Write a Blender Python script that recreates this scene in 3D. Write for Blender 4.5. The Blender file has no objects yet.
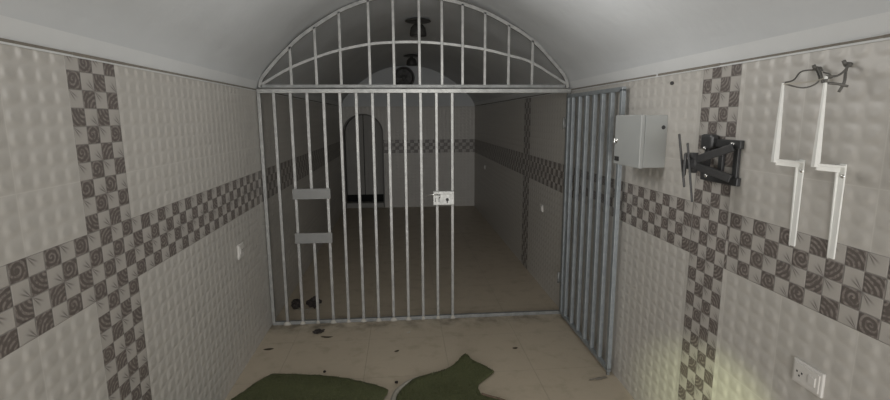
import bpy, bmesh, math, random
from mathutils import Vector, Matrix, geometry
random.seed(7)
SC = bpy.context.scene
COL = SC.collection
W = 2.6023           # room width
H = 2.0              # springing of the vault
L = 5.6              # far end wall
YR = -6.6            # entrance end, behind the camera
TAU = math.tau

# ------------------------------------------------------------------ helpers
class MB:
    def __init__(s): s.bm = bmesh.new(); s.mi = 0
    def _fin(s, vs):
        for f in {f for v in vs for f in v.link_faces}: f.material_index = s.mi
    def box(s, c, d, rot=None, bevel=0.0, seg=2):
        r = bmesh.ops.create_cube(s.bm, size=1.0); vs = r['verts']
        for v in vs: v.co = Vector((v.co.x*d[0], v.co.y*d[1], v.co.z*d[2]))
        if bevel:
            es = list({e for v in vs for e in v.link_edges})
            rb = bmesh.ops.bevel(s.bm, geom=es, offset=bevel, segments=seg, affect='EDGES', profile=0.5)
            vs = list({v for f in rb['faces'] for v in f.verts} | {v for v in vs if v.is_valid})
            # collect the whole island
            st = list(vs); seen = set(vs)
            while st:
                v = st.pop()
                for e in v.link_edges:
                    o = e.other_vert(v)
                    if o not in seen: seen.add(o); st.append(o)
            vs = list(seen)
        m = Matrix.Translation(Vector(c)) @ (rot.to_4x4() if rot else Matrix())
        bmesh.ops.transform(s.bm, matrix=m, verts=vs)
        s._fin(vs)
        return s
    def bar(s, a, b, w, d, ref=(0, 1, 0), bevel=0.0):
        """square section from a to b; w across, d along ref"""
        a = Vector(a); b = Vector(b); t = (b-a); ln = t.length; t.normalize()
        rf = Vector(ref); x = rf.cross(t)
        if x.length < 1e-4: x = Vector((1, 0, 0)).cross(t)
        x.normalize(); y = t.cross(x)
        R = Matrix((x, y, t)).transposed()
        return s.box((a+b)/2, (w, d, ln), R, bevel)
    def tube(s, pts, rad, n=10, cap=True, closed=False):
        pts = [Vector(p) for p in pts]; m = len(pts)
        rs = rad if isinstance(rad, (list, tuple)) else [rad]*m
        rings = []; prev = None
        for i, p in enumerate(pts):
            t = (pts[min(i+1, m-1)]-pts[max(i-1, 0)]).normalized()
            if prev is None:
                up = Vector((0, 0, 1)) if abs(t.z) < .9 else Vector((1, 0, 0))
                x = up.cross(t).normalized()
            else:
                x = (prev - t*prev.dot(t)).normalized()
            prev = x; y = t.cross(x)
            rings.append([s.bm.verts.new(p + (x*math.cos(TAU*k/n)+y*math.sin(TAU*k/n))*rs[i]) for k in range(n)])
        for i in range(m-1):
            for k in range(n):
                f = s.bm.faces.new((rings[i][k], rings[i][(k+1) % n], rings[i+1][(k+1) % n], rings[i+1][k])); f.smooth = True; f.material_index = s.mi
        if cap:
            for rg in (rings[0][::-1], rings[-1]):
                f = s.bm.faces.new(rg); f.material_index = s.mi
        return s
    def sweep(s, pts, w, d):
        """rectangular section swept along an arc in a plane of constant y; w in plane, d along y"""
        pts = [Vector(p) for p in pts]; m = len(pts); rings = []
        for i, p in enumerate(pts):
            t = (pts[min(i+1, m-1)]-pts[max(i-1, 0)]).normalized()
            nrm = Vector((-t.z, 0, t.x))
            rings.append([s.bm.verts.new(p+nrm*a*w/2+Vector((0, b*d/2, 0))) for a, b in ((1, 1), (1, -1), (-1, -1), (-1, 1))])
        for i in range(m-1):
            for k in range(4):
                s.bm.faces.new((rings[i][k], rings[i][(k+1) % 4], rings[i+1][(k+1) % 4], rings[i+1][k]))
        s.bm.faces.new(rings[0][::-1]); s.bm.faces.new(rings[-1])
        return s
    def lathe(s, prof, M=None, n=32):
        M = M or Matrix(); rings = []
        for r, z in prof:
            if r < 1e-5: rings.append([s.bm.verts.new(M @ Vector((0, 0, z)))])
            else: rings.append([s.bm.verts.new(M @ Vector((r*math.cos(TAU*k/n), r*math.sin(TAU*k/n), z))) for k in range(n)])
        for a, b in zip(rings, rings[1:]):
            for k in range(n):
                k2 = (k+1) % n
                if len(a) == 1 and len(b) == 1: continue
                if len(a) == 1: vs = (a[0], b[k], b[k2])
                elif len(b) == 1: vs = (a[k], a[k2], b[0])
                else: vs = (a[k], a[k2], b[k2], b[k])
                f = s.bm.faces.new(vs); f.smooth = True; f.material_index = s.mi
        return s
    def prism(s, poly, axis, a0, a1):
        """extrude a 2-D polygon along an axis (0,1,2)"""
        def P(q, a):
            c = list(q); c.insert(axis, a); return Vector(c)
        A = [s.bm.verts.new(P(q, a0)) for q in poly]; B = [s.bm.verts.new(P(q, a1)) for q in poly]
        s.bm.faces.new(A); s.bm.faces.new(B[::-1]); n = len(poly)
        for i in range(n): s.bm.faces.new((A[i], B[i], B[(i+1) % n], A[(i+1) % n]))
        return s
    def quad(s, *ps):
        f = s.bm.faces.new([s.bm.verts.new(Vector(p)) for p in ps]); f.material_index = s.mi; return s
    def build(s, name, mat, parent=None, origin=None, recalc=True, weld=False):
        if weld: bmesh.ops.remove_doubles(s.bm, verts=s.bm.verts, dist=1e-5)
        if recalc: bmesh.ops.recalc_face_normals(s.bm, faces=s.bm.faces)
        off = Vector((0, 0, 0))
        if parent is not None:
            off = root_loc(parent)
        elif origin is not None:
            off = Vector(origin)
        for v in s.bm.verts: v.co -= off
        me = bpy.data.meshes.new(name); s.bm.to_mesh(me); s.bm.free()
        for m in (mat if isinstance(mat, (list, tuple)) else [mat]): me.materials.append(m)
        o = bpy.data.objects.new(name, me); COL.objects.link(o)
        if parent is not None: o.parent = parent
        elif origin is not None: o.location = off
        return o

def root_loc(o):
    v = Vector((0, 0, 0))
    while o is not None: v += o.location; o = o.parent
    return v
def tag(o, label, cat, group=None):
    o['label'] = label; o['category'] = cat
    if group: o['group'] = group
    return o
def struct(o): o['kind'] = 'structure'; return o
def thing(name, loc, label, cat, group=None):
    o = bpy.data.objects.new(name, None); COL.objects.link(o); o.location = loc
    o.empty_display_size = .05
    return tag(o, label, cat, group)
def copy_tree(o, parent=None):
    c = o.copy(); COL.objects.link(c)
    if parent is not None: c.parent = parent
    for ch in list(o.children): copy_tree(ch, c)
    return c
def catmull(pts, n=8):
    P = [Vector(p) for p in pts]; P = [2*P[0]-P[1]]+P+[2*P[-1]-P[-2]]; out = []
    for i in range(1, len(P)-2):
        for k in range(n):
            t = k/n; a, b, c, d = P[i-1:i+3]
            out.append(.5*((2*b)+(c-a)*t+(2*a-5*b+4*c-d)*t*t+(3*b-a-3*c+d)*t**3))
    out.append(P[-2]); return out

# ------------------------------------------------------------------ materials
class NT:
    def __init__(s, name):
        s.m = bpy.data.materials.new(name); s.m.use_nodes = True
        s.t = s.m.node_tree; s.bsdf = s.t.nodes['Principled BSDF']
        s.obj = None
    def node(s, ty, **kw):
        n = s.t.nodes.new(ty)
        for k, v in kw.items(): setattr(n, k, v)
        return n
    def put(s, sock, v):
        if isinstance(v, bpy.types.NodeSocket): s.t.links.new(v, sock)
        else: sock.default_value = v
    def math(s, op, a, b=0.0, c=0.0):
        n = s.node('ShaderNodeMath', operation=op)
        s.put(n.inputs[0], a); s.put(n.inputs[1], b)
        if op in ('MULTIPLY_ADD', 'SMOOTH_MIN', 'SMOOTH_MAX', 'COMPARE'): s.put(n.inputs[2], c)
        return n.outputs[0]
    def mix(s, f, a, b):
        n = s.node('ShaderNodeMix', data_type='RGBA')
        s.put(n.inputs[0], f); s.put(n.inputs[6], a); s.put(n.inputs[7], b); return n.outputs[2]
    def mixf(s, f, a, b):
        n = s.node('ShaderNodeMix', data_type='FLOAT')
        s.put(n.inputs[0], f); s.put(n.inputs[2], a); s.put(n.inputs[3], b); return n.outputs[0]
    def pos(s):
        g = s.node('ShaderNodeNewGeometry'); x = s.node('ShaderNodeSeparateXYZ')
        s.t.links.new(g.outputs['Position'], x.inputs[0]); return x.outputs[0], x.outputs[1], x.outputs[2]
    def ocoord(s): return s.node('ShaderNodeTexCoord').outputs['Object']
    def noise(s, scale, detail=3, rough=.55, vec=None):
        n = s.node('ShaderNodeTexNoise'); n.inputs['Scale'].default_value = scale
        n.inputs['Detail'].default_value = detail; n.inputs['Roughness'].default_value = rough
        s.t.links.new(vec if vec is not None else s.ocoord(), n.inputs['Vector']); return n.outputs['Fac']
    def ramp(s, f, a, b, smooth=True):
        n = s.node('ShaderNodeMapRange', interpolation_type='SMOOTHSTEP' if smooth else 'LINEAR')
        s.put(n.inputs[0], f); n.inputs[1].default_value = a; n.inputs[2].default_value = b
        return n.outputs[0]
    def bump(s, h, dist, strength=1.0):
        n = s.node('ShaderNodeBump'); n.inputs['Distance'].default_value = dist; n.inputs['Strength'].default_value = strength
        s.put(n.inputs['Height'], h); s.t.links.new(n.outputs[0], s.bsdf.inputs['Normal'])
    def set(s, **kw):
        for k, v in kw.items(): s.put(s.bsdf.inputs[k.replace('_', ' ')], v)
        return s.m
def C3(r, g=None, b=None):
    if g is None: g = b = r
    return (r, g, b, 1)

def simple(name, col, rough=.5, metal=0.0, var=.15, scale=12, bump=0.0, spec=.5):
    n = NT(name); f = n.noise(scale, 4)
    d = tuple(c*(1-var) for c in col[:3])+(1,); l = tuple(min(1, c*(1+var)) for c in col[:3])+(1,)
    n.set(Base_Color=n.mix(f, d, l), Roughness=rough, Metallic=metal)
    n.bsdf.inputs['Specular IOR Level'].default_value = spec
    if bump: n.bump(n.noise(scale*6, 3), bump)
    return n.m

def tile_wall(name, axis, band_u0, cell_u, cols, bump_u0, bump_cell):
    """embossed cream tiles with a swirl-and-leaf checker band and columns"""
    n = NT(name); M = n.math
    P = n.pos(); U = P[axis]; V = P[2]
    cv = .0655; z0 = 1.0914
    gt = lambda a, b: M('GREATER_THAN', a, b)
    between = lambda a, lo, hi: M('MULTIPLY', gt(a, lo), M('LESS_THAN', a, hi))
    band = between(V, z0, z0+4*cv)
    ucell = M('DIVIDE', M('SUBTRACT', U, band_u0), cell_u)
    inc = None
    for (c0, c1) in cols:
        k = between(U, c0, c1)
        ucol = M('DIVIDE', M('SUBTRACT', U, c0), (c1-c0)/4)
        ucell = n.mixf(k, ucell, ucol)
        inc = k if inc is None else M('MAXIMUM', inc, k)
    deco = band if inc is None else M('MAXIMUM', band, inc)
    v = M('DIVIDE', M('SUBTRACT', V, z0), cv)
    iu = M('FLOOR', ucell); iv = M('FLOOR', v); fu = M('FRACT', ucell); fv = M('FRACT', v)
    sm = M('ADD', M('ADD', iu, iv), cols_par[name])
    dark = M('LESS_THAN', M('FRACT', M('MULTIPLY', sm, .5)), .25)
    # hash per cell
    h = M('FRACT', M('MULTIPLY', M('SINE', M('ADD', M('MULTIPLY', iu, 12.9898), M('MULTIPLY', iv, 78.233))), 437.585))
    h2 = M('GREATER_THAN', h, .5)
    cx = n.mixf(h2, 0.40, 1.0); cy = n.mixf(h2, .55, M('GREATER_THAN', h, .75))
    dx = M('SUBTRACT', fu, cx); dy = M('SUBTRACT', fv, cy)
    d = M('SQRT', M('ADD', M('MULTIPLY', dx, dx), M('MULTIPLY', dy, dy)))
    ang = M('ARCTAN2', dy, dx)
    ring = M('SINE', M('ADD', M('MULTIPLY', M('ADD', d, M('MULTIPLY', n.noise(26, 2), .22)), 24.0), n.mixf(h2, ang, 0.0)))
    ringm = M('MULTIPLY', n.ramp(ring, -.3, .6), n.ramp(n.noise(60, 3), .30, .62))
    dk = n.mix(ringm, C3(.118, .101, .092), C3(.27, .24, .22))
    # light squares: a leaf with veins running from one corner
    odd = lambda q: M('GREATER_THAN', M('FRACT', M('MULTIPLY', q, .5)), .25)
    ex = M('ABSOLUTE', M('SUBTRACT', fu, odd(iu))); ey = M('ABSOLUTE', M('SUBTRACT', fv, odd(iv)))
    an = M('ARCTAN2', ey, ex)
    vein = M('SUBTRACT', 1.0, n.ramp(M('ABSOLUTE', M('SUBTRACT', M('ABSOLUTE', M('SUBTRACT', an, .785)), .17)), .03, .13))
    ed = M('SQRT', M('ADD', M('MULTIPLY', ex, ex), M('MULTIPLY', ey, ey)))
    vein = M('MULTIPLY', vein, n.ramp(ed, .85, .35))
    lt = n.mix(vein, n.mix(ed, C3(.34, .32, .295), C3(.425, .40, .37)), C3(.17, .155, .145))
    dc = n.mix(dark, lt, dk)
    # grout of mosaic squares
    eg = M('MINIMUM', M('MINIMUM', fu, M('SUBTRACT', 1.0, fu)), M('MINIMUM', fv, M('SUBTRACT', 1.0, fv)))
    gr = M('SUBTRACT', 1.0, n.ramp(eg, .015, .05))
    dc = n.mix(M('MULTIPLY', gr, .7), dc, C3(.22, .205, .19))
    # plain embossed tile
    bu = M('DIVIDE', M('SUBTRACT', U, bump_u0), bump_cell); bv = v
    pu = M('FRACT', bu); pv = M('FRACT', bv)
    pil = M('MULTIPLY', M('SUBTRACT', 1.0, M('COSINE', M('MULTIPLY', pu, TAU))), M('MULTIPLY', M('SUBTRACT', 1.0, M('COSINE', M('MULTIPLY', pv, TAU))), .25))
    # each cell is a facetted dimple whose low point lies off-centre
    px = M('SUBTRACT', pu, .62); py = M('SUBTRACT', pv, .58)
    dim = n.ramp(M('SQRT', M('ADD', M('MULTIPLY', px, px), M('MULTIPLY', py, py))), .0, .55)
    pil = M('MAXIMUM', pil, .0)
    grime = n.noise(2.2, 4)
    fine = n.noise(30, 3)
    plain = n.mix(grime, C3(.455, .436, .403), C3(.535, .513, .477))
    plain = n.mix(M('MULTIPLY', fine, .25), plain, C3(.43, .405, .37))
    # long joints between the big tiles
    ju = M('FRACT', M('DIVIDE', M('SUBTRACT', U, bump_u0), bump_cell*4))
    ju = M('MINIMUM', ju, M('SUBTRACT', 1.0, ju))
    jv = M('FRACT', M('DIVIDE', M('SUBTRACT', V, z0), cv*7))
    jv = M('MINIMUM', jv, M('SUBTRACT', 1.0, jv))
    joint = M('MAXIMUM', M('SUBTRACT', 1.0, n.ramp(ju, .003, .010)), M('SUBTRACT', 1.0, n.ramp(jv, .002, .006)))
    plain = n.mix(M('MULTIPLY', joint, .45), plain, C3(.60, .58, .54))
    # dusty joint lines along the deco strip
    col = n.mix(deco, plain, dc)
    height = n.mixf(deco, M('MULTIPLY', pil, M('ADD', .35, M('MULTIPLY', dim, .65))), M('MULTIPLY', M('SUBTRACT', 1.0, gr), .25))
    n.set(Base_Color=col, Roughness=n.mixf(deco, M('ADD', .33, M('MULTIPLY', grime, .14)), .40))
    n.bump(height, .0060, 1.0)
    return n.m
cols_par = {'tiles_left': 0, 'tiles_right': 1, 'tiles_back': 0}

LCOL = (-2.265, -1.967); RCOL = (-2.114, -1.849); FCOL = (1.32, 1.60)
m_left = tile_wall('tiles_left', 1, -2.265, .0745, [LCOL], -2.265, .0745)
m_right = tile_wall('tiles_right', 1, -2.202, .0712, [RCOL, FCOL], -2.780, .0800)
m_back = tile_wall('tiles_back', 0, .06, .0740, [], .06, .0740)

n = NT('vault_plaster'); f1 = n.noise(1.6, 5, .6); f2 = n.noise(9, 4)
n.set(Base_Color=n.mix(f1, C3(.505, .52, .528), C3(.595, .61, .62)), Roughness=.75)
n.bump(n.math('ADD', f1, n.math('MULTIPLY', f2, .10)), .022, .5); m_plaster = n.m
m_cornice = simple('cornice_plaster', C3(.63, .64, .64), .7, 0, .05, 5, .001)

# floor: large polished beige tiles, joints, dust
n = NT('floor_tiles'); X, Y, Z = n.pos(); M = n.math
def joint(U, off, sz):
    f = M('FRACT', M('DIVIDE', M('SUBTRACT', U, off), sz)); return M('MULTIPLY', M('MINIMUM', f, M('SUBTRACT', 1.0, f)), sz)
jd = M('MINIMUM', joint(X, .865, .6), joint(Y, -.97, .6))
jm = M('SUBTRACT', 1.0, n.ramp(jd, .0015, .004))
d1 = n.noise(1.3, 5, .65); d2 = n.noise(7, 5, .6); d3 = n.noise(40, 3)
base = n.mix(d1, C3(.415, .352, .266), C3(.515, .445, .346))
base = n.mix(M('MULTIPLY', n.ramp(d2, .50, .72), .45), base, C3(.31, .265, .19))
base = n.mix(M('MULTIPLY', d3, .12), base, C3(.20, .175, .14))
# grime gathered along the gate sill
near = M('SUBTRACT', 1.0, n.ramp(M('ABSOLUTE', M('ADD', Y, .03)), .0, .22))
base = n.mix(M('MULTIPLY', near, M('MULTIPLY', n.ramp(d2, .35, .7), .75)), base, C3(.10, .085, .06))
base = n.mix(M('MULTIPLY', jm, .3), base, C3(.17, .15, .12))
n.set(Base_Color=base, Roughness=M('ADD', .30, M('MULTIPLY', d2, .25)))
n.bump(M('SUBTRACT', 1.0, jm), .0015, .6); m_floor = n.m

# silver painted steel
def steel(name, lo, hi, rough, metal):
    n = NT(name); a = n.noise(18, 5, .7); b = n.noise(90, 3)
    c = n.mix(n.ramp(a, .3, .7), lo, hi); c = n.mix(n.math('MULTIPLY', n.ramp(a, .64, .74), .7), c, C3(.14, .12, .10))
    n.set(Base_Color=c, Roughness=n.math('ADD', rough, n.math('MULTIPLY', b, .2)), Metallic=metal)
    n.bump(b, .0006, .5); return n.m
m_steel = steel('silver_steel', C3(.27, .27, .26), C3(.38, .38, .365), .34, .45)
m_steel_dull = steel('dull_grey_steel', C3(.20, .205, .20), C3(.29, .295, .29), .42, .4)
m_leaf = steel('leaf_grey_steel', C3(.25, .275, .29), C3(.33, .355, .37), .36, .4)
m_plate = steel('worn_silver_plate', C3(.45, .45, .43), C3(.68, .68, .66), .40, .4)
m_hatch = simple('grey_hatch_paint', C3(.20, .20, .193), .5, .2, .10, 20)
m_boxgrey = simple('box_enamel', C3(.37, .38, .37), .42, 0, .04, 6)
m_dark = simple('dark_seal', C3(.035, .035, .035), .6, 0, .2, 20)
m_black = simple('black_powder_coat', C3(.042, .042, .043), .38, 0, .2, 40, .0003)
m_white = simple('white_bracket_enamel', C3(.74, .74, .71), .38, 0, .05, 14)
m_white_plastic = simple('white_socket_plastic', C3(.60, .58, .55), .4, 0, .04, 10)
m_chrome = simple('bolt_chrome', C3(.62, .62, .60), .25, .9, .1, 30)
m_wire = simple('dark_tie_wire', C3(.13, .125, .115), .6, .3, .2, 40)
m_lamp = simple('dark_lamp_shade', C3(.045, .043, .04), .45, 0, .2, 20)
m_lampin = simple('lamp_glass', C3(.12, .12, .11), .3, 0, .1, 20)
m_fan = simple('dark_fan_plastic', C3(.075, .073, .07), .45, 0, .2, 20)
m_fanblade = simple('grey_fan_blade', C3(.13, .13, .125), .45, 0, .1, 20)
m_door = simple('door_grey_paint', C3(.29, .28, .26), .55, 0, .12, 4)
m_jamb = simple('door_reveal_paint', C3(.14, .133, .125), .6, 0, .1, 6)
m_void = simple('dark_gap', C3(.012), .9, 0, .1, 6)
m_turf = NT('artificial_turf'); f = m_turf.noise(55, 4, .7); f2 = m_turf.noise(4, 3)
m_turf.set(Base_Color=m_turf.mix(f2, m_turf.mix(f, C3(.040, .046, .018), C3(.095, .105, .042)), m_turf.mix(f, C3(.048, .051, .022), C3(.105, .112, .048))), Roughness=.75)
m_turf.bump(f, .004, .8); m_turf = m_turf.m
m_blade = simple('turf_blade', C3(.085, .094, .038), .6, 0, .35, 9)
m_backing = simple('turf_backing', C3(.27, .255, .215), .8, 0, .15, 25, .001)
m_backbrown = simple('turf_backing_brown', C3(.14, .095, .07), .8, 0, .2, 25, .001)
m_leafbr = simple('dry_leaf_brown', C3(.055, .043, .026), .8, 0, .3, 40)
m_paper = simple('pale_scrap', C3(.48, .45, .39), .7, 0, .08, 30)
m_rag = simple('dark_rag_cloth', C3(.030, .024, .021), .9, 0, .4, 25, .002)
m_stone = simple('crumb_of_mortar', C3(.20, .18, .15), .9, 0, .3, 60, .002)
m_cement = simple('cement_dab', C3(.42, .40, .36), .8, 0, .1, 40, .001)

# ------------------------------------------------------------------ room shell
T = .15
mb = MB(); mb.box((W/2, (YR+L)/2, -.05), (W+2*T, L-YR+2*T+1.2, .1)); struct(mb.build('floor', m_floor))
mb = MB(); mb.box((-T/2, (YR+L)/2, H/2), (T, L-YR, H)); struct(mb.build('wall_left', m_left))
mb = MB(); mb.box((W+T/2, (YR+L)/2, H/2), (T, L-YR, H)); struct(mb.build('wall_right', m_right))

# vault profile across the room (x, z)
prof_half = [(0.0, 2.0), (.0, 2.012), (.022, 2.068), (.045, 2.115), (.09, 2.175), (.165, 2.250), (.27, 2.350), (.36, 2.430), (.49, 2.520), (.67, 2.628), (.79, 2.682), (.92, 2.728), (1.1, 2.765), (W/2, 2.776)]
smooth = [Vector((x, 0, z)) for x, z in prof_half[:3]] + catmull([(x, 0, z) for x, z in prof_half[3:]], 4)
left = [(v.x, v.z) for v in smooth]
vault = left + [(W-x, z) for x, z in reversed(left[:-1])]
def vz(x):
    for (a, za), (b, zb) in zip(vault, vault[1:]):
        if a <= x <= b and b > a: return za+(zb-za)*(x-a)/(b-a)
    return 2.0
def bumpy(x, y, z):
    k = max(0, min(1, (z-2.1)/.3))
    return k*(.009*math.sin(2.1*y+3*x)+.007*math.sin(3.7*x-1.3*y+1)+.004*math.sin(9*y+5*x))
mb = MB(); ys = [YR-T + (L+2*T-YR)*k/90 for k in range(91)]
rows = [[mb.bm.verts.new((x, y, z+bumpy(x, y, z))) for x, z in vault] for y in ys]
for a, b in zip(rows, rows[1:]):
    for i in range(len(vault)-1):
        f = mb.bm.faces.new((a[i], a[i+1], b[i+1], b[i])); f.smooth = True
        if i in (0, 1) or i >= len(vault)-3: f.material_index = 1; f.smooth = False
# outer shell for thickness
rows2 = [[mb.bm.verts.new(((x-W/2)*1.12+W/2, y, z+.15)) for x, z in vault] for y in (ys[0], ys[-1])]
for i in range(len(vault)-1):
    mb.bm.faces.new((rows2[0][i], rows2[1][i], rows2[1][i+1], rows2[0][i+1]))
ceil = struct(mb.build('ceiling', [m_plaster, m_cornice], recalc=False))

# thin trim on top of the tiling
for nm, x0, sg in (('trim_left', 0, 1), ('trim_right', W, -1)):
    mb = MB(); mb.box((x0+sg*.002, (YR+L)/2, 1.9945), (.008, L-YR, .007))
    struct(mb.build(nm, m_cornice))
    mb = MB()
    y = YR
    while y < L:                        # crumbly mortar line above the trim
        ln = random.uniform(.3, .9)
        mb.box((x0+sg*.003, y+ln/2, 2.002), (.010, ln, random.uniform(.007, .012)))
        y += ln + random.choice([0, 0, 0, .03])
    struct(mb.build(nm, m_stone))

# back wall with an arched doorway at its left
DX0, DX1, DZ = .03, .765, 1.84
def arch(x):
    c = (DX0+DX1)/2; r = (DX1-DX0)/2
    return DZ-r+math.sqrt(max(0, r*r-(x-c)**2))
mb = MB()
xs = sorted(set([0.0, W]+[round(x, 5) for x, z in vault]+[DX0+(DX1-DX0)*(1-math.cos(math.pi*k/28))/2 for k in range(29)]))
for a, b in zip(xs, xs[1:]):
    if b-a < 1e-6: continue
    mid = (a+b)/2
    la, lb = (arch(a), arch(b)) if DX0 < mid < DX1 else (0, 0)
    mb.mi = 0; mb.quad((a, L, la), (b, L, lb), (b, L, H), (a, L, H))
    za, zb = max(H, vz(a)+.03), max(H, vz(b)+.03)
    if za > H or zb > H:
        mb.mi = 1; mb.quad((a, L, H), (b, L, H), (b, L, zb), (a, L, za))
mb.mi = 0
mb.box((W/2, L+.62, 1.5), (W+.3, .05, 3.2))
struct(mb.build('wall_back', [m_back, m_plaster], recalc=False))
# arched doorway: reveal, two leaves, sill
mb = MB(); dep = .30; N = 28
pts = [(DX0, 0)]+[(x, arch(x)) for x in [DX0+(DX1-DX0)*(1-math.cos(math.pi*k/N))/2 for k in range(N+1)]]+[(DX1, 0)]
for (a, za), (b, zb) in zip(pts, pts[1:]):
    mb.quad((a, L-.004, za), (b, L-.004, zb), (b, L+dep, zb), (a, L+dep, za))
# raised dark edging round the opening
cx = (DX0+DX1)/2
for (a, za), (b, zb) in zip(pts, pts[1:]):
    s = lambda x, z: (cx+(x-cx)*1.07 if x > cx else max(.004, cx+(x-cx)*1.07), L-.012, z+(.022 if z > DZ-.37 else 0))
    A2, B2 = s(a, za), s(b, zb)
    mb.quad((a, L-.012, za), (b, L-.012, zb), B2, A2)
    mb.quad(A2, B2, (B2[0], L+.01, B2[2]), (A2[0], L+.01, A2[2]))
struct(mb.build('door_1', m_jamb, recalc=False))
dm = cx-.01
for a, b in ((DX0+.002, dm-.008), (dm+.008, DX1-.002)):
    mb = MB(); zz = .24
    poly = [(a, zz)]+[(a+(b-a)*k/16, arch(min(max(a+(b-a)*k/16, DX0+.001), DX1-.001))-.004) for k in range(17)]+[(b, zz)]
    mb.prism(poly, 1, L+.22, L+.26)
    for z in (.34, .78, 1.2):
        mb.box(((a+b)/2, L+.216, z+.19), ((b-a)*.66, .012, .34), bevel=.004)
    struct(mb.build('door_1', m_door))
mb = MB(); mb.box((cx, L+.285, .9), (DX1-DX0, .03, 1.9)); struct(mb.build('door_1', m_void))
mb = MB(); mb.box((cx, L+.10, .05), (DX1-DX0-.004, .20, .10), bevel=.006); struct(mb.build('door_1', m_door))

# entrance end behind the camera: gable wall with a wide daylight opening
mb = MB(); mb.box((.125, YR-.06, 1.05), (.25, .12, 2.1)); mb.box((W-.125, YR-.06, 1.05), (.25, .12, 2.1)); mb.box((W/2, YR-.06, 2.52), (W, .12, .84))
struct(mb.build('wall_entrance', m_plaster))

# ------------------------------------------------------------------ steel gate
GY = 0.0
gate = thing('barred_gate', (W/2, GY, 0), 'silver steel barred gate frame with fixed left bars, slot opening and lock', 'gate')
B = .024
p = MB(); p.box((W/2, GY, 1.992), (W-.012, .036, .034), bevel=.003); p.build('top_rail', m_steel, gate)
p = MB(); p.box((.020, GY, 1.0), (.028, .034, 1.95), bevel=.003); p.build('post', m_steel, gate)
p = MB(); p.box((W-.022, GY, 1.0), (.030, .034, 1.95), bevel=.003); p.build('post', m_steel_dull, gate)
p = MB(); p.box((W/2, GY, .016), (W-.02, .034, .030), bevel=.003); p.build('sill_rail', m_steel_dull, gate)
xb = [.005+.1315*k for k in range(1, 13)]
HT = (1.105, 1.195); HB = (.725, .815)
for k, x in enumerate(xb, 1):
    segs = [(.03, 1.977)]
    if k == 3: segs = [(.03, HB[0]+.005), (HT[1]-.005, 1.977)]
    for a, b in segs:
        p = MB(); p.box((x, GY, (a+b)/2), (B, B, b-a), bevel=.0025); p.build('bar', m_steel, gate)
    p = MB(); r = random.uniform(.012, .026)      # lump of cement at the foot of each bar
    p.lathe([(0, .002), (r, .002), (r*.9, .012), (r*.5, .030), (.0, .034)], Matrix.Translation((x, GY-.020, 0)) @ Matrix.Diagonal((1.3, .55, 1, 1)), 14)
    p.build('foot_dab', m_cement, gate)
for lo, hi in (HT, HB):
    p = MB(); p.box(((xb[1]+xb[3])/2-.002, GY-.012, (lo+hi)/2), (xb[3]-xb[1]+.050, .012, hi-lo), bevel=.003)
    for sx in (-.09, 0, .09): p.box(((xb[1]+xb[3])/2+sx, GY-.019, hi-.02), (.008, .004, .008))
    p.build('slot_plate', m_hatch, gate)
p = MB(); p.box(((xb[10]+xb[11])/2-.012, GY-.026, 1.097), (.180, .030, .118), bevel=.004)
lk = p.build('lock_case', m_plate, gate)
p = MB(); p.box(((xb[10]+xb[11])/2-.012, GY-.044, 1.142), (.176, .010, .020), bevel=.003); p.build('lock_flange', m_plate, lk)
p = MB(); p.tube([(1.355, GY-.036, 1.130), (1.47, GY-.050, 1.130)], .006, 10); p.tube([(1.47, GY-.05, 1.13), (1.47, GY-.056, 1.10)], .006, 10); p.build('bolt', m_chrome, lk)
p = MB(); p.tube([(1.535, GY-.044, 1.085), (1.535, GY-.050, 1.085)], .013, 16); p.box((1.535, GY-.0425, 1.066), (.008, .006, .024)); p.build('keyhole', m_dark, lk)
for sx in (1.435, 1.465):
    p = MB(); p.box((sx, GY-.0425, 1.082), (.008, .004, .035)); p.build('staple', m_steel_dull, lk)
for z in (.35, 1.72):
    p = MB(); p.tube([(W-.064, GY-.020, z-.05), (W-.064, GY-.020, z+.05)], .010, 12); p.box((W-.045, GY-.014, z), (.03, .008, .08)); p.build('hinge', m_steel_dull, gate)

# arched grille above it
gr = thing('arched_grille', (W/2, GY, 2.01), 'arched silver steel grille of upright bars filling the vault above the gate', 'grille')
p = MB(); p.box((W/2-.01, GY, 2.030), (W-.10, .026, .026), bevel=.002); p.build('bottom_rail', m_steel_dull, gr)
outer_pts = [(.036, 2.018), (.044, 2.071), (.070, 2.112), (.168, 2.223), (.275, 2.327), (.356, 2.400), (.487, 2.493), (.670, 2.603), (.786, 2.654), (.903, 2.695), (1.1, 2.738), (1.27, 2.748), (1.504, 2.714), (1.664, 2.681), (1.85, 2.620), (2.047, 2.526), (2.255, 2.400), (2.431, 2.231), (2.540, 2.105), (2.566, 2.018)]
inner_pts = [(.052, 2.045), (.266, 2.166), (.481, 2.253), (.670, 2.312), (.911, 2.360), (1.101, 2.376), (1.322, 2.380), (1.502, 2.370), (1.666, 2.353), (1.853, 2.326), (2.051, 2.280), (2.251, 2.222), (2.552, 2.050)]
oc = catmull([(x, GY, z) for x, z in outer_pts], 6); ic = catmull([(x, GY, z) for x, z in inner_pts], 6)
p = MB(); p.sweep(oc, .026, .026); p.build('outer_arch', m_steel, gr)
p = MB(); p.sweep(ic, .020, .020); p.build('inner_arch', m_steel, gr)
def cz(c, x):
    for a, b in zip(c, c[1:]):
        if a.x <= x <= b.x: return a.z+(b.z-a.z)*(x-a.x)/(b.x-a.x)
for x in (.285, .484, .680, .912, 1.108, 1.316, 1.500, 1.670, 1.855, 2.054, 2.255):
    p = MB(); p.box((x, GY-.002, (2.036+cz(oc, x))/2), (.022, .022, cz(oc, x)-2.036), bevel=.002); p.build('bar', m_steel, gr)

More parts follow.
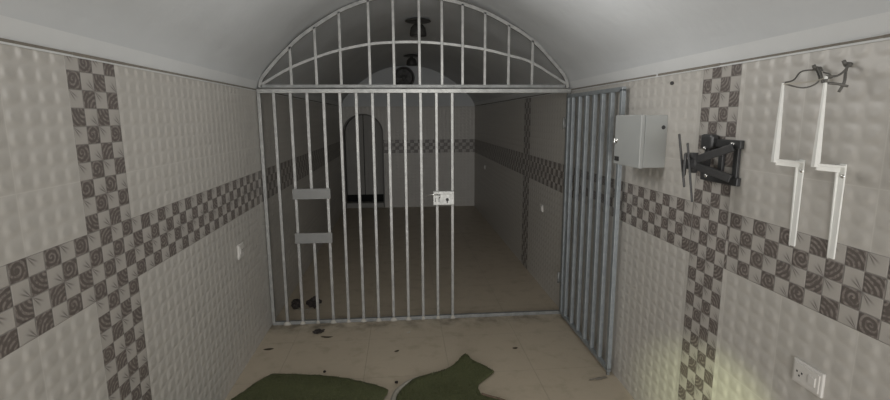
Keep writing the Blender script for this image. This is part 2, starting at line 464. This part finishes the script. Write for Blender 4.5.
# the open leaf, folded back along the right wall
LX = W-.045
leaf = thing('gate_leaf', (LX, -.55, 0), 'narrow grey barred gate leaf standing open flat against the right wall', 'gate')
p = MB(); p.box((LX, -.5845, 1.945), (.028, 1.041, .028), bevel=.003); p.build('top_rail', m_leaf, leaf)
p = MB(); p.box((LX, -.5845, .045), (.028, 1.041, .028), bevel=.003); p.build('bottom_rail', m_leaf, leaf)
yb = [-.082, -.179, -.335, -.484, -.635, -.781, -.929, -1.088]
for k, y in enumerate(yb):
    p = MB(); p.box((LX, y, .995), (.028, .036 if 0 < k < 7 else .034, 1.90 if k in (0, 7) else 1.875), bevel=.003)
    p.build('stile' if k in (0, 7) else 'bar', m_leaf, leaf)
p = MB(); p.box((LX, -1.088, .020), (.018, .018, .036)); p.build('drop_bolt', m_steel_dull, leaf)

# ------------------------------------------------------------------ things on the right wall
# metal electrical box
by0, by1, bz0, bz1, bd = -1.560, -1.235, 1.490, 1.782, .15
box = thing('electrical_box', (W, (by0+by1)/2, bz0), 'pale grey metal electrical box on the right wall next to the open gate leaf', 'electrical box')
yc, zc = (by0+by1)/2, (bz0+bz1)/2
p = MB(); p.box((W-(bd-.024)/2+.002, yc, zc), (bd-.024, by1-by0-.006, bz1-bz0-.006), bevel=.004); p.build('body', m_boxgrey, box)
p = MB(); p.box((W-bd+.0265, yc, zc), (.004, by1-by0-.016, bz1-bz0-.016)); p.build('door_seal', m_dark, box)
p = MB(); p.box((W-bd+.012, yc, zc), (.024, by1-by0, bz1-bz0), bevel=.004); dr = p.build('door', m_boxgrey, box)
RX = Matrix.Rotation(-math.pi/2, 4, 'Y')
def wallcyl(p, x, y, z, prof, n=20): p.lathe(prof, Matrix.Translation((x, y, z)) @ RX, n)
p = MB(); wallcyl(p, W-bd, by1-.030, 1.632, [(0, .012), (.011, .012), (.013, .008), (.013, 0), (.017, 0), (.017, -.001)]); p.box((W-bd-.014, by1-.030, 1.632), (.006, .006, .030), bevel=.002); p.build('latch', m_chrome, dr)
p = MB(); p.box((W-bd-.001, by1-.045, bz0+.034), (.003, .058, .026)); p.build('maker_plate', m_dark, dr)
p = MB()
p.lathe([(0, .004), (.009, .004), (.011, 0)], Matrix.Translation((W-.022, by0+.002, bz1-.068)) @ Matrix.Rotation(math.pi/2, 4, 'X'), 18); p.build('blanking_plug', m_dark, box)

# television wall mount
ty, tz = -2.045, 1.565
tv = thing('television_mount', (W, ty, tz), 'black metal television wall mount with swivel arm and no television', 'wall mount')
p = MB()
for z in (1.652, 1.492): p.box((W-.010, ty, z), (.020, .26, .036), bevel=.003)
for y in (ty-.100, ty, ty+.105): p.box((W-.008, y, tz+.005), (.014, .030, .175), bevel=.002)
p.box((W-.022, ty+.075, tz+.09), (.042, .085, .070), bevel=.012)
wp = p.build('wall_plate', m_black, tv)
for y, z in ((ty+.075, 1.625), (ty+.085, 1.497), (ty-.08, 1.652)):
    p = MB(); wallcyl(p, W-.044 if y > ty and z > 1.6 else W-.020, y, z, [(0, .006), (.008, .006), (.010, 0)], 10); p.build('bolt', m_chrome, wp)
hub = Vector((W-.185, ty-.01, tz-.005))
p = MB()
p.bar((W-.03, ty-.105, 1.640), (W-.125, ty+.02, tz+.01), .022, .034, (0, 0, 1), .003)
p.bar((W-.03, ty-.105, 1.505), (W-.125, ty+.02, tz-.01), .022, .034, (0, 0, 1), .003)
p.bar((W-.02, ty+.08, tz), (W-.13, ty+.02, tz), .030, .046, (0, 0, 1), .003)
p.build('arm', m_black, tv)
p = MB(); p.tube([(W-.128, ty+.018, tz-.045), (W-.128, ty+.018, tz+.045)], .018, 18); p.bar((W-.128, ty+.018, tz), hub, .026, .040, (0, 0, 1), .004); p.build('swivel', m_black, tv)
# head plate, panned nearly edge-on and tilted
dirv = Vector((.560, .828, 0)); nrm = Vector((-.828, .560, 0))
Rh = Matrix((dirv, nrm, Vector((0, 0, 1)))).transposed() @ Matrix.Rotation(math.radians(0), 3, 'X')
p = MB(); p.box(hub, (.10, .010, .10), Rh, .002); hp = p.build('head_plate', m_black, tv)
for off, zt, zb, lt, lb in ((-.016, .135, -.100, -.016, .020), (.010, .095, -.165, -.006, .030)):
    p = MB(); side = Vector((.86, -.51, 0))
    a = hub+side*(off+lt)+Vector((0, 0, zt)); b = hub+side*(off+lb)+Vector((0, 0, zb))
    p.bar(a, b, .008, .034, dirv, .001); p.build('rail', m_black, hp)

# two white cranked brackets hung upside down, with wire at their heads
def bracket(yw, yu, zt, label):
    br = thing('wall_bracket', (W, yw, 1.6), label, 'bracket', 'white brackets')
    d = .112
    prof = []
    # wall leg: angle section
    p = MB()
    p.box((W-.003, yw, 1.455), (.006, .024, .320), bevel=.002)
    p.prism([(W-.004, 1.612), (W-.015, 1.612), (W-.006, 1.300), (W-.004, 1.292)], 1, yw+.010, yw+.015)
    leg = p.build('wall_leg', m_white, br)
    p = MB(); wallcyl(p, W-.005, yw-.004, 1.575, [(0, .004), (.006, .004), (.008, 0)], 10); p.build('screw', m_chrome, leg)
    # arm off the wall, running a little along it
    p = MB(); p.bar((W-.002, yw, 1.606), (W-d, yu, 1.616), .020, .008, (0, 0, 1), .003)
    p.bar((W-.006, yw+.008, 1.597), (W-d+.01, yu+.006, 1.608), .005, .022, (0, 0, 1), .001); p.build('arm', m_white, br)
    # upright, tapering to its tip
    p = MB()
    b = [(-.010, -.007), (.010, -.007), (.010, .007), (-.010, .007)]; t = [(-.003, -.003), (.003, -.003), (.003, .003), (-.003, .003)]
    r0 = [p.bm.verts.new((W-d+a2, yu+b2, 1.608)) for a2, b2 in b]; r1 = [p.bm.verts.new((W-d+a2, yu+b2, zt)) for a2, b2 in t]
    for i in range(4): p.bm.faces.new((r0[i], r0[(i+1) % 4], r1[(i+1) % 4], r1[i]))
    p.bm.faces.new(r0[::-1]); p.bm.faces.new(r1)
    p.build('upright', m_white, br)
    return br
bracket(-2.485, -2.490, 1.885, 'white metal cranked bracket on right wall, the one nearer the black television mount')
bracket(-2.652, -2.664, 1.893, 'white metal cranked bracket on right wall, the one farther from television mount')
# wire
def V3(d, y, z): return (W-d, y, z)
p = MB()
w1 = catmull([V3(.112, -2.488, 1.884), V3(.07, -2.485, 1.895), V3(.025, -2.46, 1.925), V3(.012, -2.50, 1.928), V3(.02, -2.545, 1.922)], 6)
p.tube(w1, .0028, 8)
p.tube(catmull([V3(.112, -2.490, 1.882), V3(.06, -2.52, 1.866), V3(.03, -2.545, 1.885), V3(.012, -2.512, 1.925)], 6), .0026, 8)
p.tube(catmull([V3(.014, -2.512, 1.935), V3(.02, -2.535, 1.918), V3(.022, -2.548, 1.895), V3(.02, -2.552, 1.88)], 6), .0045, 8)
tag(p.build('tie_wire', m_wire, origin=V3(.05, -2.5, 1.88)), 'thin dark wire tying the head of the bracket nearer the television mount', 'wire')
p = MB()
p.tube(catmull([V3(.112, -2.664, 1.892), V3(.07, -2.66, 1.895), V3(.04, -2.655, 1.915), V3(.012, -2.63, 1.930)], 6), .0035, 8)
p.tube(catmull([V3(.112, -2.664, 1.887), V3(.08, -2.65, 1.890), V3(.045, -2.60, 1.905), V3(.02, -2.55, 1.915)], 6), .0026, 8)
p.tube(catmull([V3(.012, -2.632, 1.935), V3(.03, -2.645, 1.91), V3(.045, -2.66, 1.875), V3(.05, -2.65, 1.845)], 6), .0045, 8)
p.tube(catmull([V3(.107, -2.664, 1.872), V3(.085, -2.68, 1.868), V3(.06, -2.69, 1.860)], 5), .004, 8)
p.tube([V3(.112, -2.664, 1.873), V3(.112, -2.664, 1.884)], .005, 8)
tag(p.build('tie_wire', m_wire, origin=V3(.05, -2.65, 1.88)), 'dark wire with a hanging end tying the head of the farther bracket', 'wire')
p = MB(); p.tube(catmull([V3(.112, -2.490, 1.880), V3(.10, -2.55, 1.880), V3(.10, -2.62, 1.884), V3(.112, -2.664, 1.888)], 6), .002, 8)
tag(p.build('cord', m_paper, origin=V3(.09, -2.58, 1.87)), 'pale cord stretched between the heads of the two white brackets', 'cord')
for y, z, lb in ((-2.512, 1.930, 'small dark hook on right wall above the gap between the two brackets'), (-2.628, 1.932, 'dark hook on right wall where the wire with hanging end is tied')):
    p = MB(); p.tube([V3(-.001, y, z), V3(.018, y, z)], .008, 12); p.tube([V3(.018, y, z), V3(.026, y, z+.012)], .006, 10)
    tag(p.build('wall_hook', m_wire, origin=V3(0, y, z)), lb, 'hook')
p = MB(); wallcyl(p, W+.004, -1.583, 1.947, [(0, .016), (.008, .016), (.010, .012), (.007, 0), (0, 0)], 14)
tag(p.build('screw_plug', m_dark, origin=(W, -1.583, 1.947)), 'small dark screw plug high on right wall above the electrical box', 'screw')

# sockets
def socket(side, y, z, w, h, label, detail=True):
    x = 0 if side < 0 else W; s = 1 if side < 0 else -1
    so = thing('wall_socket', (x, y, z), label, 'socket', 'white wall sockets')
    p = MB(); p.box((x+s*.006, y, z), (.012, w, h), bevel=.004); p.box((x+s*.013, y, z), (.005, w*.84, h*.78), bevel=.002); p.build('face_plate', m_white_plastic, so)
    if detail:
        p = MB()
        for dy, dz in ((-.012, .003), (.012, .003), (0, -.010)): p.box((x+s*.0152, y+.22*w+dy*.9, z+dz), (.002, .006, .007))
        p.build('pin_holes', m_dark, so)
        p = MB(); p.box((x+s*.016, y-.2*w, z), (.006, .24*w, .38*h), bevel=.002); p.build('rocker', m_white_plastic, so)
    return so
socket(1, -2.625, .848, .130, .090, 'white wall socket at lower right, on the near right wall below the brackets')
socket(-1, -.665, .852, .105, .105, 'white wall socket on left wall below the patterned band, just before the gate')
socket(1, .773, .840, .090, .075, 'white wall socket on right wall beyond the gate opening')
socket(1, 4.334, .918, .090, .075, 'small dim wall socket far down the right wall near the back corner')

# ------------------------------------------------------------------ lamps and fan
def lamp(x, y, label):
    z = vz(x)+bumpy(x, y, vz(x))+.004
    la = thing('ceiling_lamp', (x, y, z), label, 'lamp', 'dark ceiling lamps')
    Mt = Matrix.Translation((x, y, z))
    p = MB(); p.lathe([(0, .0), (.06, -.0), (.128, -.022), (.132, -.030), (.120, -.034), (.03, -.030), (0, -.030)], Mt, 36); p.build('canopy', m_lamp, la)
    p = MB(); p.lathe([(.024, -.028), (.024, -.062), (0, -.062)], Mt, 20); p.build('stem', m_lamp, la)
    p = MB(); p.lathe([(.02, -.055), (.050, -.062), (.076, -.095), (.086, -.150), (.084, -.172), (.078, -.172), (.079, -.150), (.070, -.100), (.045, -.070), (.02, -.066)], Mt, 36); sh = p.build('lamp_shade', m_lamp, la)
    p = MB(); p.lathe([(.0, -.066), (.020, -.068), (.034, -.100), (.036, -.125), (.022, -.148), (0, -.154)], Mt, 20); p.build('bulb', m_lampin, la)
    return la
lamp(1.345, 1.06, 'dark domed ceiling lamp under the vault, the nearer one just past the grille')
lamp(1.335, 3.95, 'dark domed ceiling lamp under the vault, the farther one by the back wall')
fx, fz = 1.215, 2.545
fan = thing('exhaust_fan', (fx, L, fz), 'round dark exhaust fan high on the curved top of the back wall', 'fan')
MF = Matrix.Translation((fx, L, fz)) @ Matrix.Rotation(math.pi/2, 4, 'X')
p = MB(); p.lathe([(.150, 0), (.205, .0), (.210, .020), (.200, .075), (.180, .080), (.172, .060), (.165, .005), (.150, .004)], MF, 40); p.build('housing', m_fan, fan)
p = MB(); p.lathe([(0, .004), (.166, .004)], MF, 32); p.build('back_plate', m_fan, fan)
p = MB(); p.lathe([(0, .055), (.036, .052), (.045, .035), (.045, .004)], MF, 24); p.build('hub', m_fanblade, fan)
for k in range(5):
    p = MB(); a = TAU*k/5+.3; A = []
    for r, dw in ((.04, .018), (.08, .036), (.12, .050), (.156, .046)):
        A.append((r, dw))
    top = []; bot = []
    for r, dw in A:
        for lst, sg in ((top, 1), (bot, -1)):
            lst.append(MF @ Vector((r*math.cos(a)-sg*dw*math.sin(a), r*math.sin(a)+sg*dw*math.cos(a), .03+sg*.014)))
    ring = top+bot[::-1]; q = [p.bm.verts.new(v) for v in ring]; f = p.bm.faces.new(q)
    r = bmesh.ops.extrude_face_region(p.bm, geom=[f])
    for v in r['geom']:
        if isinstance(v, bmesh.types.BMVert): v.co += Vector((0, -.004, 0))
    p.build('blade', m_fanblade, fan)
p = MB()
for rr in (.06, .11, .16): p.tube([MF @ Vector((rr*math.cos(TAU*k/36), rr*math.sin(TAU*k/36), .076)) for k in range(37)], .003, 6)
for k in range(8):
    a = TAU*k/8; p.tube([MF @ Vector((.02*math.cos(a), .02*math.sin(a), .076)), MF @ Vector((.18*math.cos(a), .18*math.sin(a), .074))], .003, 6)
p.build('guard', m_fan, fan)

# ------------------------------------------------------------------ artificial turf on the floor
def resample(poly, step):
    out = []
    for a, b in zip(poly, poly[1:]+poly[:1]):
        a = Vector(a); b = Vector(b); k = max(1, int((b-a).length/step))
        for i in range(k): out.append(a+(b-a)*i/k)
    return out
def inside(pt, poly):
    x, y = pt; c = False; j = len(poly)-1
    for i in range(len(poly)):
        xi, yi = poly[i]; xj, yj = poly[j]
        if (yi > y) != (yj > y) and x < (xj-xi)*(y-yi)/(yj-yi)+xi: c = not c
        j = i
    return c
def turf(poly, height, label, org, nblades, rims=()):
    t = thing('turf_mat', org, label, 'artificial grass', None)
    ed = resample(poly, .03)
    ed = [v+Vector((random.uniform(-.004, .004), random.uniform(-.004, .004))) for v in ed]
    pl = [(v.x, v.y) for v in ed]
    xs = [q[0] for q in pl]; ys = [q[1] for q in pl]; pts = list(ed); y = min(ys)
    while y < max(ys):
        x = min(xs)
        while x < max(xs):
            q = (x+random.uniform(-.008, .008), y+random.uniform(-.008, .008))
            if inside(q, pl) and min((Vector(q)-e).length for e in ed) > .015: pts.append(Vector(q))
            x += .035
        y += .035
    n = len(ed)
    r = geometry.delaunay_2d_cdt([Vector((v[0], v[1])) for v in pts], [(i, (i+1) % n) for i in range(n)], [], 1, 1e-5)
    vs, fs = r[0], r[2]
    p = MB(); th = .006
    hz = lambda v: max(0.004, height(v.x, v.y))
    top = [p.bm.verts.new((v.x, v.y, hz(v)+th)) for v in vs]; bot = [p.bm.verts.new((v.x, v.y, hz(v)-.003)) for v in vs]
    cnt = {}
    for f in fs:
        a = p.bm.faces.new([top[i] for i in f]); a.smooth = True
        p.bm.faces.new([bot[i] for i in reversed(f)])
        for i in range(3):
            e = (f[i], f[(i+1) % 3]); cnt[tuple(sorted(e))] = cnt.get(tuple(sorted(e)), []) + [e]
    for k, v in cnt.items():
        if len(v) == 1:
            i, j = v[0]; p.bm.faces.new((top[j], top[i], bot[i], bot[j]))
    p.build('sheet', m_turf, t)
    p = MB(); tri = [[Vector((vs[i].x, vs[i].y, hz(vs[i])+th)) for i in f] for f in fs]
    wts = [((b-a).cross(c-a)).length for a, b, c in tri]
    for a, b, c in random.choices(tri, wts, k=nblades):
        u, v = random.random(), random.random()
        if u+v > 1: u, v = 1-u, 1-v
        o = a+(b-a)*u+(c-a)*v; an = random.uniform(0, TAU); w = Vector((math.cos(an), math.sin(an), 0))*.0016
        tip = o+Vector((random.uniform(-.007, .007), random.uniform(-.007, .007), random.uniform(.008, .014)))
        p.bm.faces.new([p.bm.verts.new(q) for q in (o-w-Vector((0, 0, .002)), o+w-Vector((0, 0, .002)), tip)])
    pb = p.build('pile', m_blade, t, recalc=False); pb['kind'] = 'stuff'
    for rim, rimmat, rimlabel in rims:
        p = MB(); p.tube(catmull([(x, y, z) for x, y, z in rim[0]], 6), rim[1], 10)
        o = p.build('backing_edge', rimmat, t); o['label'] = rimlabel
    return t
h1 = lambda x, y: .010+.007*math.sin(4*x+2*y)+.010*max(0, 1-abs(y+1.05+.28*(x-.5))/.12)
turf([(.049, -1.158), (.120, -1.023), (.222, -.864), (.421, -.897), (.563, -.931), (.741, -.987), (.951, -1.103), (1.045, -1.182), (1.020, -1.250), (.985, -1.40), (.97, -1.70), (.95, -2.25), (.02, -2.25), (.012, -1.25)], h1,
     'flat piece of dark green artificial turf lying against the left wall', (.5, -1.5, 0), 16000)
def h2(x, y):
    r = .010+.007*math.sin(6*x+3*y)
    r += .022*math.exp(-((x-1.59)/.07)**2-((y+.80)/.08)**2)
    r += .014*max(0, 1-abs(y+1.04-.30*(x-1.2))/.14)
    return max(.006, r)
turf([(1.092, -1.243), (1.130, -1.153), (1.197, -1.060), (1.309, -.991), (1.444, -.940), (1.533, -.845), (1.590, -.762), (1.600, -.755), (1.618, -.780), (1.624, -.840), (1.700, -.912), (1.765, -.990), (1.772, -1.000), (1.733, -1.045), (1.643, -1.135), (1.632, -1.200), (1.636, -1.265), (1.760, -1.330), (1.80, -1.40), (1.80, -2.2), (1.05, -2.2)], h2,
     'torn crumpled piece of green artificial turf with pointed corners, right of the other', (1.4, -1.4, 0), 15000,
     [(([(1.072, -1.40, .014), (1.080, -1.24, .016), (1.125, -1.140, .018), (1.200, -1.045, .014), (1.300, -.985, .010)], [.020-.0004*k for k in range(12)]+[.015-.001*k for k in range(13)]), m_backing, 'pale turned-up backing edge of the turf'),
      (([(1.642, -1.262, .010), (1.70, -1.305, .011), (1.765, -1.345, .010), (1.80, -1.40, .010)], [.012]*19), m_backbrown, 'brown fold of backing at the right corner')])

# ------------------------------------------------------------------ litter on the floor
def crumple(name, c, size, mat, label, cat, group=None, seed=0, flat=.3):
    rnd = random.Random(seed); bm = bmesh.new()
    bmesh.ops.create_icosphere(bm, subdivisions=3, radius=1)
    ph = [rnd.uniform(0, TAU) for _ in range(6)]
    for v in bm.verts:
        k = 1+.25*math.sin(4*v.co.x+ph[0])*math.sin(5*v.co.y+ph[1])+.22*math.sin(7*v.co.y+3*v.co.z+ph[2])+.12*math.sin(11*v.co.x+ph[3])
        v.co *= k
    zmin = min(v.co.z for v in bm.verts)
    for v in bm.verts: v.co = Vector((v.co.x*size[0]/2, v.co.y*size[1]/2, (v.co.z-zmin)*size[2]/2))
    a = rnd.uniform(-.4, .4)
    bmesh.ops.rotate(bm, cent=(0, 0, 0), matrix=Matrix.Rotation(a, 3, 'Z'), verts=bm.verts)
    me = bpy.data.meshes.new(name); bm.to_mesh(me); bm.free(); me.materials.append(mat)
    for f in me.polygons: f.use_smooth = False
    o = bpy.data.objects.new(name, me); COL.objects.link(o); o.location = c
    return tag(o, label, cat, group)
def dry_leaf(c, ln, wd, rot, mat, label, cat='leaf', curl=.4, name='dry_leaf'):
    p = MB(); N = 10; rows = []
    for i in range(N+1):
        t = i/N; w = wd*math.sin(math.pi*min(1, t*.94+.03))**.8/2; x = (t-.5)*ln
        rows.append([Vector((x, s*w, .003+curl*ln*(.35*(2*t-1)**2)+curl*abs(s)*w*.9)) for s in (-1, -.5, 0, .5, 1)])
    vs = [[p.bm.verts.new(v) for v in r] for r in rows]; lo = [[p.bm.verts.new(v-Vector((0, 0, .0015))) for v in r] for r in rows]
    for i in range(N):
        for j in range(4):
            p.bm.faces.new((vs[i][j], vs[i+1][j], vs[i+1][j+1], vs[i][j+1])); p.bm.faces.new((lo[i][j+1], lo[i+1][j+1], lo[i+1][j], lo[i][j]))
        p.bm.faces.new((vs[i][0], lo[i][0], lo[i+1][0], vs[i+1][0])); p.bm.faces.new((vs[i+1][4], lo[i+1][4], lo[i][4], vs[i][4]))
    p.bm.faces.new([v for v in vs[0]]+[v for v in reversed(lo[0])]); p.bm.faces.new([v for v in reversed(vs[-1])]+[v for v in lo[-1]])
    o = p.build(name, mat); o.location = c; o.rotation_euler.z = rot
    return tag(o, label, cat)
crumple('rag', (.140, .36, 0), (.11, .09, .08), m_rag, 'dark crumpled rag behind the gate bars, the left one of two', 'rag', 'dark rags behind the gate', 3)
crumple('rag', (.300, .35, 0), (.10, .14, .085), m_rag, 'dark crumpled rag behind the gate bars, the right one of two', 'rag', 'dark rags behind the gate', 5)
dry_leaf((.215, .31, .0), .13, .03, .1, m_paper, 'pale strip lying between the dark rags behind the gate', 'scrap', .2, 'scrap_strip')
crumple('dirt_clod', (.432, -.205, 0), (.085, .055, .026), m_rag, 'dark clod of dirt on floor just before the gate', 'dirt', None, 8)
dry_leaf((.515, -.300, 0), .10, .022, -.15, m_leafbr, 'thin curled brown leaf beside the dark clod of dirt', curl=.25)
dry_leaf((1.090, -.600, 0), .040, .022, .5, m_leafbr, 'small brown dry leaf on floor midway between gate and turf', curl=.3)
dry_leaf((2.005, -.640, 0), .042, .024, .1, m_leafbr, 'small brown dry leaf alone on the right part of the floor', curl=.3)
dry_leaf((1.185, -.280, 0), .050, .018, .8, m_paper, 'small pale curled paper scrap on floor before the gate', 'scrap', .5, 'paper_scrap')
crumple('pebble', (.585, -.868, .0), (.018, .018, .014), m_rag, 'dark pebble at the top edge of the left turf', 'pebble', None, 11)
crumple('mortar_crumb', (1.092, -1.06, 0), (.022, .018, .016), m_rag, 'dark crumb on floor between the two turf pieces', 'crumb', None, 12)
crumple('mortar_crumb', (2.470, -1.135, 0), (.13, .03, .008), m_stone, 'flat brown crumb under the end of the open gate leaf', 'crumb', None, 14)
crumple('mortar_crumb', (2.555, -1.62, 0), (.06, .05, .02), m_stone, 'brown crumb at the foot of the right wall', 'crumb', None, 15)
dry_leaf((.095, -.470, 0), .075, .03, .1, m_leafbr, 'flat brown leaf on floor by the left wall', curl=.1)

# ------------------------------------------------------------------ light
def area(name, loc, rot, sx, sy, power, col):
    l = bpy.data.lights.new(name, 'AREA'); l.shape = 'RECTANGLE'; l.size = sx; l.size_y = sy; l.energy = power; l.color = col
    o = bpy.data.objects.new(name, l); COL.objects.link(o); o.location = loc; o.rotation_euler = rot; return o
area('entrance_daylight', (W/2-.15, YR-.45, 1.20), (math.radians(90), 0, 0), 2.0, 1.9, 140, (1.0, .99, .975))
pl = bpy.data.lights.new('overhead_lamp', 'POINT'); pl.energy = 21; pl.color = (1.0, .985, .96); pl.shadow_soft_size = .28
po = bpy.data.objects.new('overhead_lamp', pl); COL.objects.link(po); po.location = (W/2+.20, -1.62, 2.16)
sp = bpy.data.lights.new('glow_spot', 'SPOT'); sp.energy = 230; sp.color = (.92, 1.0, .55); sp.spot_size = math.radians(17); sp.spot_blend = 1.0; sp.shadow_soft_size = .03  # added spot, no known lamp, makes the yellow-green glow low on the right wall
so = bpy.data.objects.new('glow_spot', sp); COL.objects.link(so); so.location = (1.35, -4.0, 1.30)
so.rotation_euler = (Vector((W, -2.06, .38))-so.location).to_track_quat('-Z', 'Y').to_euler()
wd = bpy.data.worlds.new('daylight'); SC.world = wd; wd.use_nodes = True
wd.node_tree.nodes['Background'].inputs[0].default_value = (.80, .86, .92, 1); wd.node_tree.nodes['Background'].inputs[1].default_value = .35

# ------------------------------------------------------------------ camera
cd = bpy.data.cameras.new('camera'); cam = bpy.data.objects.new('camera', cd); COL.objects.link(cam)
cd.sensor_width = 36; cd.sensor_fit = 'HORIZONTAL'; cd.lens = 487.09/890*36; cd.clip_start = .02
r = Vector((.99622547, -.08664544, -.00523227)); u = Vector((.01949715, .16462126, .98616414)); w = Vector((.08458529, .98254385, -.16568923))
R = Matrix((r, u, -w)).transposed().to_4x4(); R.translation = Vector((1.1647, -4.1226, 1.7694)); cam.matrix_world = R
SC.camera = cam
vs = SC.view_settings; vs.view_transform = 'Standard'; vs.look = 'None'; vs.exposure = -0.2; vs.gamma = 1; vs.use_curve_mapping = False
